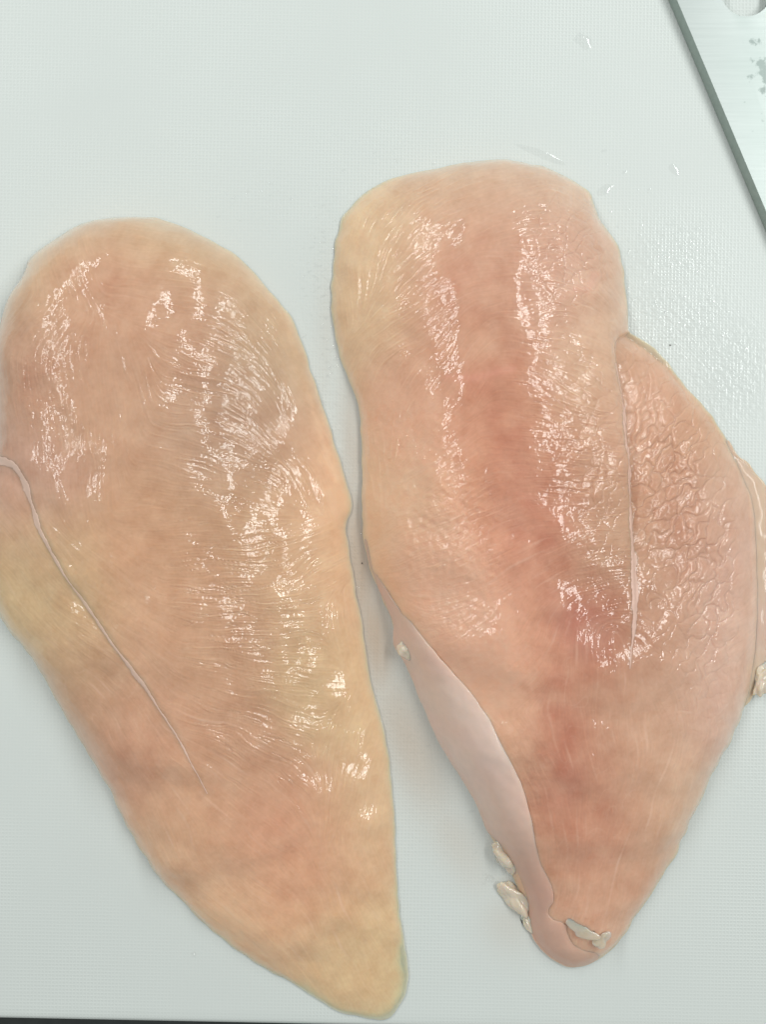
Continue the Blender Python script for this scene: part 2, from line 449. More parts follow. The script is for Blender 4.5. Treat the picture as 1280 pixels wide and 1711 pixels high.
# cracked-cell relief of the side lobe: two anisotropic worley layers
def worley(cell, seed, aniso=1.0):
    r = np.random.default_rng(seed)
    x, y = W(1120, 850, .008)
    gx = (xs[None, :] - x); gy = (ys[:, None] - y)
    rx = low(0.004, seed + 50) * 0.0006; ry = low(0.004, seed + 51) * 0.0006
    # rotate so cells lengthen along -50 deg in the image
    a = math.radians(52); u = (gx * math.cos(a) + gy * math.sin(a) + rx) / (cell * aniso); v = (-gx * math.sin(a) + gy * math.cos(a) + ry) / cell
    n = 256; jx = r.random((n, n)); jy = r.random((n, n))
    iu = np.floor(u).astype(int); iv = np.floor(v).astype(int)
    f1 = np.full(u.shape, 9.0); f2 = np.full(u.shape, 9.0); idv = np.zeros(u.shape)
    for di in (-1, 0, 1):
        for dj in (-1, 0, 1):
            p = (iu + di) % n; q = (iv + dj) % n
            d = np.hypot(iu + di + jx[p, q] - u, iv + dj + jy[p, q] - v)
            nf = d < f1
            f2 = np.where(nf, f1, np.minimum(f2, d)); f1 = np.where(nf, d, f1)
    return f2 - f1
w1 = worley(0.0033, 5, 1.9); w2 = worley(0.00125, 6, 1.2)
crack = (-0.00050 * np.exp(-w1 * 9.0) - 0.00013 * np.exp(-w2 * 9.0))

ridge = lambda f: np.sqrt(f * f + 0.10) - 0.8
SMO = blobs([(1262,950,34,240,0,1.0),(1245,1180,30,110,14,1.0),(1250,820,22,60,-18,.9)], 0.006)   # smooth skin strip on the far right
WRb = np.maximum(WR, .16)
f_long = lic(band(0.0024, .45, 41), CT, ST, 0.0075); gate = sstep(-.3, .9, lic(band(0.0045, .5, 42), CT, ST, 0.004))
crease = -np.exp(-(f_long / .13) ** 2) * gate + .6 * np.exp(-((np.abs(f_long) - .34) / .16) ** 2) * gate
CZ = blobs([(420,1000,170,190,8,1.0),(450,1230,150,110,25,.9),(420,820,120,80,5,.5),(500,1350,120,80,40,.6),(930,700,90,200,5,.6),(1010,900,60,150,0,.8),(180,1120,130,150,-40,.25)])
detail = (WRb * (0.000062 * ridge(f_mid) + 0.000026 * f_mid + 0.000020 * ridge(f_fine) + 0.000006 * bub + 0.000026 * f_wide) + CZ * 0.000180 * crease
          + BB * (0.00005 * ridge(bub) + 0.00005 * bub2) + CR * crack
          + np.maximum(np.maximum(WR, BB), .18) * 0.000050 * np.minimum(np.maximum(pip - 1.9, 0), 1.4)
          + 0.000004 * f_fine + 0.000003 * bub + 0.000006 * f_wide) * (1 - .92 * SMO)

# ------------------------------------------------------------------ left breast
def thick(pts, sigma): return ctrl(pts, sigma, 0.008)[0]
uL = dome(mL, 0.0062)
TL = thick([(120,450,17),(60,560,20),(200,450,18),(300,450,16),(380,480,12.5),(440,520,10),(50,640,20),(150,640,20.5),(250,640,20),(300,640,18.5),(360,640,15),(420,640,11.5),(480,640,9),(50,760,19),(150,780,20.5),(250,780,20.5),(310,780,18.5),(370,780,15.5),(440,780,12),(500,780,9.5),(550,800,7),
            (20,900,15),(120,900,20),(220,920,20),(300,920,19),(380,920,15.5),(460,920,12),(550,920,8.5),(30,1000,13),(100,1060,15),(180,1030,18),(260,1040,19),(320,1050,18),(400,1050,14.5),(480,1050,11.5),(580,1080,8),
            (140,1180,13),(220,1200,16),(300,1200,16.5),(370,1200,14),(450,1220,11),(540,1230,8.5),(620,1250,6.5),(230,1360,11),(320,1380,13),(430,1380,11.5),(520,1400,8.5),(610,1400,6.5),(380,1520,8.5),(480,1520,8),(600,1540,5.5),(560,1640,4.5),(640,1650,3.5)], 48) * 1e-3
DL, tL, sL = curve_dist_full(smooth_open([W(a, b, .014) for a, b in SEAM_L]), 0.02)
amp = 0.0013 * (1 - sstep(.55, 1.0, tL))
right_side = (sL < 0)   # image-left / below the seam
stepL = np.where(right_side, -amp * np.exp(-DL / 0.006), -amp * 0.35 * np.exp(-DL / 0.0012))
stepL = np.where(DL > 1, 0, stepL)
stepL = blur(stepL, 0.0006) + 0.00016 * np.exp(-(DL / .0007) ** 2) * (1 - sstep(.5, 1, tL)) + 0.00012 * np.exp(-((DL - .0014) / .0008) ** 2) * (1 - sstep(.5, 1, tL))
ZL0 = TL * np.clip(uL, 0, 1) ** 0.95
env = sstep(0, .25, uL)
ZL = ZL0 + env * (stepL + 0.00003 * lum2 + 0.00022 * lum) + sstep(0, .08, uL) * detail
ZL = np.maximum(ZL, 0.0004)

# ------------------------------------------------------------------ right breast
uR = dome(mR, 0.0062)
TR = thick([(600,380,8),(590,500,8.5),(600,640,9),(620,740,9.5),(660,330,10),(640,440,11.5),(640,560,12),(640,680,12),(640,800,13),(640,900,13),(690,400,14),(700,520,16),(700,640,16.5),(700,760,16.5),(700,880,16.5),(760,300,13),(760,420,17),(760,540,19),(770,660,20),(770,780,20),(770,900,19.5),
            (850,320,14),(850,420,18.5),(860,540,20),(860,660,21),(870,780,21),(870,900,21),(930,340,13),(920,440,17),(930,540,18),(940,660,18.5),(940,780,19.5),(950,900,20.5),(980,420,14),(990,520,15),(1000,620,15.5),(1010,740,16),(1015,860,17),(1020,980,18),
            (1020,420,10),(1032,520,11),(1080,640,11),(1100,720,12.5),(1080,860,14),(1160,720,10),(1180,800,10),(1160,900,12.5),(1220,860,8.5),(1220,980,9.5),(1130,1000,14.5),(1200,1080,11),
            (690,1010,14),(760,1040,17),(840,1060,20),(920,1060,20.5),(1000,1080,19.5),(1090,1100,16),(760,1160,13),(840,1200,17),(940,1220,18),(1040,1230,16),(1140,1220,12),(870,1330,14),(960,1360,15.5),(1060,1360,13),(930,1480,11.5),(1000,1490,11.5),(1060,1480,9),(960,1580,9)], 44) * 1e-3
DR, tR, sR = curve_dist_full(smooth_open([W(a, b, .012) for a, b in SEAM_R]), 0.03)
onflap = (sR > 0)       # image-right of the seam
ampR = 0.0042 * (1 - sstep(.45, 1.0, tR)) 
stepR = np.where(onflap, -ampR * np.exp(-DR / 0.013), -ampR * 0.55 * np.exp(-DR / 0.0011))
stepR = np.where(DR > 1, 0, stepR)
stepR = blur(stepR, 0.00020)
ZR0 = TR * np.clip(uR, 0, 1) ** 0.95
envR = sstep(0, .25, uR)
ZR = ZR0 + envR * (stepR + 0.00003 * lum2 - 0.00022 * lum) + sstep(0, .08, uR) * detail
ZR = np.maximum(ZR, 0.0004)

SK = [(609,905),(618,945),(630,978),(645,1012),(657,1043),(657,1076),(671,1100),(683,1124),(697,1158),(712,1194),(727,1229),(749,1269),(772,1304),(792,1339),(806,1369),(817,1394),(836,1412),(853,1436),(868,1466),(882,1500),(884,1535),(890,1566),(903,1588),(924,1606),(944,1618),(962,1621),(985,1616),(1003,1604),
      (998,1590),(975,1583),(955,1570),(945,1550),(943,1536),(921,1528),(914,1515),(921,1495),(918,1470),(908,1448),(897,1420),(889,1385),(880,1350),(870,1312),(860,1285),(842,1250),(826,1218),(806,1180),(780,1145),(750,1112),(718,1075),(690,1040),(664,1010),(640,975),(622,940),(613,905)]
PS = outline(SK, .0030, .00005, 8); mS = raster(PS); uS = dome(mS, .0036)
ZRo = ZR0 + envR * stepR
ZR = np.maximum(ZR - 0.0011 * sstep(.12, .6, uS), 0.0005)

# ------------------------------------------------------------------ colours of the meat, with painted translucent rims
def colour(pts, sigma):
    q = [(p[0], p[1], *[v * .93 + .07 * sum(srgb(*p[2:5])) / 3 for v in srgb(*p[2:5])]) for p in pts]
    return ctrl(q, sigma, 0.010)
TARGET = [(200,650,188,150,124),(300,900,184,145,117),(130,1180,162,128,104),(480,1520,186,146,116),(620,1400,192,163,130),(560,1600,184,157,122),(160,470,192,152,127),
    (250,390,196,167,136),(100,430,194,164,132),(190,500,191,149,123),(100,620,186,146,122),(250,560,188,149,124),(500,570,196,168,140),(480,860,190,154,124),(560,950,194,162,130),(590,1150,194,165,130),(60,940,178,147,116),(20,1000,178,155,118),(30,815,178,140,122),(220,1150,176,138,114),(200,1250,170,130,107),(330,1400,180,144,116),(380,1290,180,140,114),(450,1400,188,142,116),(520,1450,190,146,118),(420,1560,184,152,122),(620,1620,190,165,128),(330,1050,182,144,117),(400,720,190,154,130),(120,1090,176,146,114),
    (590,480,196,168,136),(860,780,184,136,110),(800,560,190,148,123),(980,1040,176,122,99),(940,1250,172,120,98),(1100,1250,188,152,128),(906,300,202,172,150),
    (620,400,202,176,144),(760,300,200,168,142),(740,450,198,158,134),(830,400,198,156,132),(820,480,192,148,124),(920,450,202,160,142),(1010,500,200,166,142),(1010,620,200,166,140),(820,680,186,136,112),(620,830,194,162,134),(700,700,194,154,130),(700,950,190,150,127),(900,880,184,132,110),(1010,900,188,152,126),(780,1100,190,150,128),(850,1150,188,146,123),(830,1220,192,158,132),(1000,1350,178,130,107),(960,1480,182,142,118),(1050,1450,182,142,118),(1130,1350,188,155,131),(1060,1180,186,145,121),(1180,1150,190,154,132),(1080,660,200,154,132),(1150,720,198,157,130),(1200,900,192,148,124),(1120,850,190,143,118),(1120,1020,190,148,124),
    (1255,950,196,164,152),(1258,1080,196,164,152),(1240,1190,196,164,152),(1250,830,198,168,150),(960,1590,190,152,130)]
base_cols = [(x, y, c[0] + 9, c[1] + 9, c[2] + 7) for x, y, *c in TARGET]
#TUNE0
TUNE = [(200, 650, 1.21, 1.16, 1.16), (300, 900, 1.18, 1.14, 1.13), (130, 1180, 0.96, 0.92, 0.92), (480, 1520, 0.74, 0.72, 0.72), (620, 1400, 1.2, 1.16, 1.15), (560, 1600, 1.0, 0.96, 0.96), (160, 470, 0.9, 0.86, 0.86), (250, 390, 0.81, 0.79, 0.78), (100, 430, 1.17, 1.12, 1.11), (190, 500, 1.15, 1.13, 1.13), (100, 620, 0.73, 0.72, 0.71), (250, 560, 1.1, 1.06, 1.06), (500, 570, 0.67, 0.64, 0.64), (480, 860, 0.87, 0.85, 0.84), (560, 950, 0.87, 0.84, 0.84), (590, 1150, 0.89, 0.85, 0.85), (60, 940, 1.11, 1.08, 1.07), (20, 1000, 1.4, 1.35, 1.35), (30, 815, 1.17, 1.13, 1.12), (220, 1150, 1.13, 1.1, 1.08), (200, 1250, 1.82, 1.75, 1.75), (330, 1400, 1.28, 1.24, 1.23), (380, 1290, 0.96, 0.93, 0.93), (450, 1400, 1.08, 1.03, 1.04), (520, 1450, 1.17, 1.13, 1.14), (420, 1560, 2.11, 2.04, 2.04), (620, 1620, 1.37, 1.32, 1.32), (330, 1050, 1.1, 1.06, 1.06), (400, 720, 0.62, 0.62, 0.61), (120, 1090, 1.43, 1.37, 1.36), (590, 480, 1.33, 1.27, 1.26), (860, 780, 0.82, 0.78, 0.78), (800, 560, 0.98, 0.95, 0.94), (980, 1040, 0.6, 0.6, 0.6), (940, 1250, 0.7, 0.67, 0.67), (1100, 1250, 1.08, 1.04, 1.04), (906, 300, 0.88, 0.86, 0.86), (620, 400, 1.12, 1.07, 1.07), (760, 300, 0.76, 0.73, 0.73), (740, 450, 1.2, 1.14, 1.15), (830, 400, 1.11, 1.07, 1.07), (820, 480, 0.78, 0.75, 0.75), (920, 450, 0.79, 0.76, 0.77), (1010, 500, 1.13, 1.09, 1.09), (1010, 620, 1.11, 1.08, 1.07), (820, 680, 1.16, 1.13, 1.12), (620, 830, 1.89, 1.81, 1.82), (700, 700, 1.41, 1.35, 1.34), (700, 950, 1.46, 1.41, 1.41), (900, 880, 1.12, 1.1, 1.08), (1010, 900, 1.21, 1.17, 1.17), (780, 1100, 2.05, 1.99, 1.98), (850, 1150, 1.39, 1.33, 1.33), (830, 1220, 1.29, 1.24, 1.24), (1000, 1350, 1.21, 1.17, 1.16), (960, 1480, 1.36, 1.3, 1.29), (1050, 1450, 1.13, 1.1, 1.09), (1130, 1350, 1.13, 1.11, 1.08), (1060, 1180, 1.41, 1.37, 1.37), (1180, 1150, 0.93, 0.89, 0.89), (1080, 660, 0.6, 0.6, 0.6), (1150, 720, 1.2, 1.16, 1.14), (1200, 900, 0.71, 0.68, 0.68), (1120, 850, 0.7, 0.67, 0.67), (1120, 1020, 0.7, 0.68, 0.68), (1255, 950, 1.4, 1.36, 1.36), (1258, 1080, 1.33, 1.27, 1.27), (1240, 1190, 1.03, 1.0, 1.01)]
#TUNE1
colR, colG, colB = [1.25 * c * k for c, k in zip(colour(base_cols, 60), ctrl(TUNE, 110))]
colG = np.minimum(colG, .73 * colR); colB = np.minimum(np.clip(colB, .36 * colR, .58 * colR), .78 * colG)
mott = 0.5 * low(0.0035, 31) + 0.5 * low(0.0011, 32); mott2 = low(0.006, 33)
streak = np.maximum(lic(band(0.0024, .4, 34), CT, ST, 0.007) - 1.25, 0)
vn = band(0.0065, .5, 35)
vein = np.exp(-(vn / .09) ** 2) * sstep(-.2, 1.2, low(0.006, 36)) * blobs([(330,1380,240,220,45,.34),(1060,1350,180,260,0,.34),(850,1030,160,160,0,.25),(140,1150,120,220,-35,.34),(540,1500,140,200,0,.3),(120,560,100,120,0,.15),(930,1180,120,160,0,.3)])
pale = .35 * vein + np.clip(streak * (0.04 + 0.16 * blobs([(350,1380,220,220,45,1.0),(1050,1350,180,260,0,1.0),(840,1000,150,180,0,.7),(960,1150,150,120,0,.8),(160,1180,120,200,-35,.9),(560,1480,120,200,0,.6)])), 0, .5)
def keep(cols, top=.88):
    k = top / np.maximum(np.maximum(np.maximum(cols[0], cols[1]), cols[2]), top)
    return [np.clip(c * k, .02, top) for c in cols]
RED = blobs([(770,500,70,110,0,.5),(830,620,80,110,15,.55),(850,760,60,110,-20,.8),(900,880,60,90,-20,.85),(970,1030,60,110,0,1.),(930,1230,42,150,-3,.95),(980,1400,80,110,-20,.6),(1060,1480,60,60,0,.35),(180,470,70,40,10,.4),(70,640,50,60,0,.35),(490,1500,50,50,30,.4),(480,1390,70,40,30,.35),(1130,830,70,140,0,.3),(200,1250,60,90,-30,.3)])
RED = np.clip(.75 * RED * (1 + .25 * mott2), 0, 1)
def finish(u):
    # light through the thin muscle rims is painted in as paler, yellower colour
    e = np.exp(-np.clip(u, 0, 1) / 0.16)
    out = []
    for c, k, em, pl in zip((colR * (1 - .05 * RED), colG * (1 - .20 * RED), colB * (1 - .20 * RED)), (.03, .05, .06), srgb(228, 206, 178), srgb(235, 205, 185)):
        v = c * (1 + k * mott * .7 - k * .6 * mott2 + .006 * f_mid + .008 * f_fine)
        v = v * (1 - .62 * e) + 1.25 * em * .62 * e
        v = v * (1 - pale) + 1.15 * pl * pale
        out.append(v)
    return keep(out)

# purple-pink nerve-like marks on the right breast and small blood flecks
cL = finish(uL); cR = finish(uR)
for (pts_, wd, c, a) in [([(748,633),(775,636),(800,634),(828,626),(850,622)], .0011, (222,160,148), .22), ([(960,485),(985,478),(1000,455)], .0012, (222,160,148), .18),
                         ([(560,800),(545,765),(525,700),(512,655)], .0007, (236,214,190), .15)]:
    D, _, _ = curve_dist_full(smooth_open([W(x, y, .014) for x, y in pts_]), .006)
    g = a * np.exp(-(D / wd) ** 2) * .8
    for tgt in (cL, cR):
        for k in range(3): tgt[k] = tgt[k] * (1 - g) + 1.4 * srgb(*c)[k] * g

bl = empty('chicken_breast', (*W(320, 1000), 0))
tag(bl, 'left raw chicken breast, plain tan, tapering to a point at bottom centre', 'chicken breast', 'raw chicken breasts side by side on the cutting board')
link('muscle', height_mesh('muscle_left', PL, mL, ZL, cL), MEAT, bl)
br = empty('chicken_breast', (*W(900, 950), 0))
tag(br, 'pinker raw chicken breast on the right, whitish skin folded over its lower left edge', 'chicken breast', 'raw chicken breasts side by side on the cutting board')
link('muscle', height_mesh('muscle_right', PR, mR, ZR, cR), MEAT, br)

# ------------------------------------------------------------------ lower flap on the far right
FL = [(1215,735),(1240,765),(1262,785),(1280,808),(1296,850),(1304,920),(1306,1000),(1296,1070),(1280,1120),(1264,1155),(1248,1180),(1235,1180),(1225,1100),(1230,1000),(1228,900),(1215,800)]
PF = outline(FL, .0015, .00015, 5); mF = raster(PF); uF = dome(mF, .006)
TF = thick([(1250,800,3.5),(1270,900,4.5),(1240,1000,5),(1285,1000,4),(1260,1100,4.5)], 50) * 1e-3
ZF = TF * np.clip(uF, 0, 1) ** .6 + sstep(0, .15, uF) * 0.00006 * lum2
cf = colour([(1235,850,214,178,152),(1270,850,218,186,148),(1285,950,216,184,150),(1262,1150,220,192,156),(1290,1050,216,180,152)], 40)
cf = [np.clip(k * c, 0, .9) for c, k in zip(cf, (1.08, 1.15, 1.34))]
link('side_flap', height_mesh('side_flap', PF, mF, np.maximum(ZF, .0006), cf), SKIN, br)['label'] = 'thin yellowish flap sticking out under the right edge'

# ------------------------------------------------------------------ whitish skin folded over the lower-left edge
bs = blur(np.where(mR, ZRo, 0.0), .0004) / np.maximum(blur(mR.astype(float), .0004), .3)
ZS = bs + 0.0024 * np.clip(uS, 0, 1) ** .75 + sstep(0, .4, uS) * 0.00006 * lum2
cs = colour([(620,950,204,174,156),(665,1040,208,182,166),(690,1120,214,190,174),(740,1180,216,196,183),(800,1260,219,199,187),(840,1340,215,193,179),(870,1400,206,178,162),(900,1470,200,164,146),(915,1550,206,172,154),(950,1600,206,172,152),(990,1605,206,174,152)], 40)
pinkS = np.clip(.5 * lum + .3, 0, 1) * .12
cs = [np.clip(g_ * (c * (1 - pinkS) + p * pinkS), 0, .88) for g_, c, p in zip((1.18, 1.13, 1.13), cs, srgb(222, 172, 160))]
link('folded_skin', height_mesh('folded_skin', PS, mS, np.maximum(ZS, .0008), cs, edge_z=np.maximum(bs - .0003, .0008)), SKIN, br)['label'] = 'smooth whitish pink skin folded over the lower left edge'

# ------------------------------------------------------------------ strands and lumps
def strand(name, px_pts, Zf, radii, mat, parent, flat=.5, z=.012, lift=0.0001, seed=1):
    P = smooth_open([(*W(a, b, z), 0) for a, b in px_pts], 6)
    n = len(P); R = np.interp(np.linspace(0, 1, n), np.linspace(0, 1, len(radii)), radii)
    r = np.random.default_rng(seed)
    wob = np.convolve(r.standard_normal(n + 8), np.ones(9) / 9, 'valid')
    wob2 = np.convolve(r.standard_normal(n + 8), np.ones(9) / 9, 'valid')
    R = R * (1 + .6 * wob[:n])
    bm = bmesh.new(); rings = []
    zz = sample(Zf, P[:, 0], P[:, 1])
    for i in range(n):
        t = P[min(i + 1, n - 1)] - P[max(i - 1, 0)]; t /= np.linalg.norm(t) + 1e-12
        s = np.array([-t[1], t[0], 0])
        c = P[i] + s * wob2[i] * R[i] * .8; c[2] = zz[i] + lift
        ring = []
        for a in [2 * math.pi * k / 10 for k in range(10)]:
            q = c + s * R[i] * math.cos(a)
            q[2] = float(sample(Zf, q[0], q[1])) + lift + R[i] * flat * math.sin(a)
            ring.append(bm.verts.new(q))
        rings.append(ring)
    for a, b in zip(rings, rings[1:]):
        for k in range(10): bm.faces.new((a[k], a[(k + 1) % 10], b[(k + 1) % 10], b[k]))
    bm.faces.new(rings[0][::-1]); bm.faces.new(rings[-1])
    bmesh.ops.recalc_face_normals(bm, faces=bm.faces)
    me = bpy.data.meshes.new(name); bm.to_mesh(me); bm.free()
    me.shade_smooth()
    return link(name, me, mat, parent)

Zl_s = blur(ZL, .00012); Zr_s = blur(ZR, .00012)
def strand_patch(pts_px, z, widths, Z, mask_m, col, parent, lab, seed):
    P = densify(smooth_open([W(a, b, z) for a, b in pts_px], 8), .0002, False); n = len(P)
    r = np.random.default_rng(seed); k = np.ones(13) / 13
    wn_ = np.convolve(r.standard_normal(n + 12), k, 'valid')[:n]; wn2 = np.convolve(r.standard_normal(n + 12), k, 'valid')[:n]
    hw = np.interp(np.linspace(0, 1, n), np.linspace(0, 1, len(widths)), widths)
    t = np.gradient(P, axis=0); t /= np.linalg.norm(t, axis=1)[:, None]; s_ = np.stack([-t[:, 1], t[:, 0]], 1)
    A = P + s_ * (hw * (1 + 1.1 * wn_))[:, None]; B = P - s_ * (hw * (1 + 1.1 * wn2))[:, None]
    Q = densify(np.concatenate([A, B[::-1]]), .0001); m = raster(Q)
    u = dome(m, .0004, (150, 80, 40))
    Zp = Z + .00004 + .00016 * np.clip(u / max(u.max(), 1e-6), 0, 1) ** .6
    ez = Z + .00002
    o = link('connective_strand', height_mesh('connective_strand', Q, m, Zp, col, edge_z=ez, floor=.0001, low_bottom=False), THREAD, parent); o['label'] = lab
def mixc(base, c, a): return keep([b * (1 - a) + q * a for b, q in zip(base, [1.2 * k for k in srgb(*c)])])
strand_patch(SEAM_L[:-1], .014, [.0009, .0007, .0004, .00025, .00032, .0004, .00026, .0002, .00008], Zl_s, mL, mixc(cL, (240, 208, 192), .75), bl, 'thin white strand along the seam', 3)
strand_patch(SEAM_R[3:], .013, [.0003, .0006, .0007, .0005, .0004, .0005, .0008, .0007, .0004, .0001], Zr_s, mR, mixc(cR, (238, 206, 194), .6), br, 'thin white strand along the seam', 4)

def lump(name, px, py, rx, ry, ang, h, mat, parent, z0=0.0, seed=1, amp=.26, sink=.3, zc=None):
    bm = bmesh.new(); bmesh.ops.create_icosphere(bm, subdivisions=4, radius=1)
    x, y = W(px, py, z0 + h * .6); t = math.radians(-ang)
    r = random.Random(seed); ph = [(r.uniform(-1, 1), r.uniform(-1, 1), r.uniform(-1, 1), r.uniform(0, 6.28), r.uniform(1.5, 5.5)) for _ in range(9)]
    for v in bm.verts:
        c = v.co; s = 1 + sum(amp * .8 / (k[4] - .5) * math.sin(k[4] * (c.x * k[0] + c.y * k[1] + c.z * k[2]) * 1.7 + k[3]) for k in ph)
        a = c.x * s * rx / S; b = c.y * s * ry / S; hh = c.z * s * h
        if hh < -h * sink: hh = -h * sink
        v.co = (x + a * math.cos(t) - b * math.sin(t), y + a * math.sin(t) + b * math.cos(t), z0 + hh + h * sink)
    me = bpy.data.meshes.new(name); bm.to_mesh(me); bm.free(); me.shade_smooth()
    return link(name, me, mat, parent)
def zat(px, py, z=.01, f=None): x, y = W(px, py, z); return float(sample(Zr_s if f is None else f, x, y))
lump('fat_lump', 845, 1430, 17, 30, -28, .0024, FAT, br, .0008, 2)['label'] = 'cream fat lump at the edge of the skin'
lump('fat_lump', 860, 1500, 15, 34, -42, .0014, FAT, br, .0002, 3)['label'] = 'long cream fat lump lying on the board'
lump('fat_lump', 880, 1536, 10, 22, -30, .0010, FAT, br, .0002, 9)
lump('fat_lump', 678, 1086, 11, 16, -25, .0016, FAT, br, .0038, 4)
lump('fat_lump', 1274, 1135, 13, 28, 12, .0014, FAT, br, .0012, 5)
GEL = simple_sss('yellow_gristle', (.74, .56, .44), rough=.15, coat=1.0, sss=.003, bump=.0001)
lump('fat_lump', 975, 1556, 24, 11, 12, .0004, GEL, br, zat(975, 1556) - .0002, 6, .3)
lump('fat_lump', 1003, 1570, 11, 13, 20, .0004, GEL, br, zat(1005, 1565) - .0003, 7, .3)

# ------------------------------------------------------------------ cutting board
m, nt, p = nodes('textured_white_plastic'); L = nt.links.new
tc = N(nt, 'ShaderNodeTexCoord'); sx = N(nt, 'ShaderNodeSeparateXYZ'); L(tc.outputs['Object'], sx.inputs[0])
wn = N(nt, 'ShaderNodeTexNoise', Scale=60.0, Detail=2.0); L(tc.outputs['Object'], wn.inputs['Vector'])
wob = mathn(nt, 'MULTIPLY', mathn(nt, 'SUBTRACT', wn.outputs['Fac'], .5), 1.4)
PIT = 0.00086
def wave(axis):
    a = mathn(nt, 'ADD', mathn(nt, 'MULTIPLY', sx.outputs[axis], 2 * math.pi / PIT), wob)
    s = mathn(nt, 'MULTIPLY', mathn(nt, 'ADD', mathn(nt, 'SINE', a), 1.0), .5)
    return mathn(nt, 'POWER', s, 2.0)
gx_, gy_ = wave('X'), wave('Y')
grid = mathn(nt, 'MAXIMUM', gx_, gy_)
gsum = mathn(nt, 'ADD', gx_, gy_)
fade = N(nt, 'ShaderNodeTexNoise', Scale=22.0, Detail=3.0); L(tc.outputs['Object'], fade.inputs['Vector'])
fd = N(nt, 'ShaderNodeMapRange'); L(fade.outputs['Fac'], fd.inputs['Value']); fd.inputs['From Min'].default_value = .35; fd.inputs['From Max'].default_value = .65; fd.inputs['To Min'].default_value = .2; fd.inputs['To Max'].default_value = 1.0
wet = N(nt, 'ShaderNodeAttribute', attribute_name='wet')
fine = N(nt, 'ShaderNodeTexNoise', Scale=1400.0, Detail=2.0); L(tc.outputs['Object'], fine.inputs['Vector'])
film = N(nt, 'ShaderNodeTexNoise', Scale=700.0, Detail=2.0); L(tc.outputs['Object'], film.inputs['Vector'])
hgt = mathn(nt, 'MULTIPLY', grid, fd.outputs[0])
hgt = mathn(nt, 'ADD', hgt, mathn(nt, 'MULTIPLY', fine.outputs['Fac'], .25))
hgt = mathn(nt, 'ADD', hgt, mathn(nt, 'MULTIPLY', film.outputs['Fac'], mathn(nt, 'MULTIPLY', wet.outputs['Fac'], 5.0)))
bp = N(nt, 'ShaderNodeBump', Strength=1.0, Distance=.00005); L(hgt, bp.inputs['Height']); L(bp.outputs[0], p.inputs['Normal'])
cm = N(nt, 'ShaderNodeMix', data_type='RGBA'); L(mathn(nt, 'MULTIPLY', grid, fd.outputs[0], True), cm.inputs['Factor'])
cm.inputs['A'].default_value = (.715, .752, .735, 1); cm.inputs['B'].default_value = (.76, .798, .78, 1)
scr = N(nt, 'ShaderNodeTexNoise', Scale=9.0, Detail=5.0); L(tc.outputs['Object'], scr.inputs['Vector'])
jc = N(nt, 'ShaderNodeAttribute', attribute_name='gap_shade'); jm = N(nt, 'ShaderNodeMix', data_type='RGBA'); L(jc.outputs['Fac'], jm.inputs['Factor']); L(cm.outputs['Result'], jm.inputs['A']); jm.inputs['B'].default_value = (.56, .45, .36, 1)
hv = N(nt, 'ShaderNodeHueSaturation'); L(jm.outputs['Result'], hv.inputs['Color'])
mr = N(nt, 'ShaderNodeMapRange'); L(scr.outputs['Fac'], mr.inputs['Value']); mr.inputs['To Min'].default_value = .95; mr.inputs['To Max'].default_value = 1.04; L(mr.outputs[0], hv.inputs['Value'])
L(hv.outputs[0], p.inputs['Base Color'])
rr = N(nt, 'ShaderNodeMapRange'); L(wet.outputs['Fac'], rr.inputs['Value']); rr.inputs['To Min'].default_value = .42; rr.inputs['To Max'].default_value = .05
L(rr.outputs[0], p.inputs['Roughness'])
p.inputs['Subsurface Weight'].default_value = .0
BOARD = m

wetf = blobs([(545,480,50,120,0,.9),(560,760,50,200,0,1.0),(590,960,30,160,0,1.),(660,1200,60,200,-20,.7),(720,1400,60,150,0,.35),(1130,430,90,70,0,.8),(1120,540,110,80,0,1.0),(1210,620,90,110,0,.8),(640,260,80,50,0,.3),(1250,1300,60,60,0,.3),(450,330,90,60,0,.3),(560,350,40,60,0,.5)], 0)
gap_shade = blobs([(600,950,34,170,-6,1.),(625,1060,34,120,-8,1.),(592,760,22,140,-5,.6),(680,1230,50,150,-22,.7),(760,1400,40,110,-30,.35),(850,1540,50,60,-30,.3),(545,560,20,120,0,.2)], 0)  # brown shade and colour bounced off the meat, painted onto the board gap
ang = -math.atan2(8, 400)
bcx, bcy = 0.0, -1711 / 2 / S            # board edge crosses the left frame side a little above the bottom
be = W(0, 1703); 
bw, bh, bt = 0.34, 0.42, 0.012
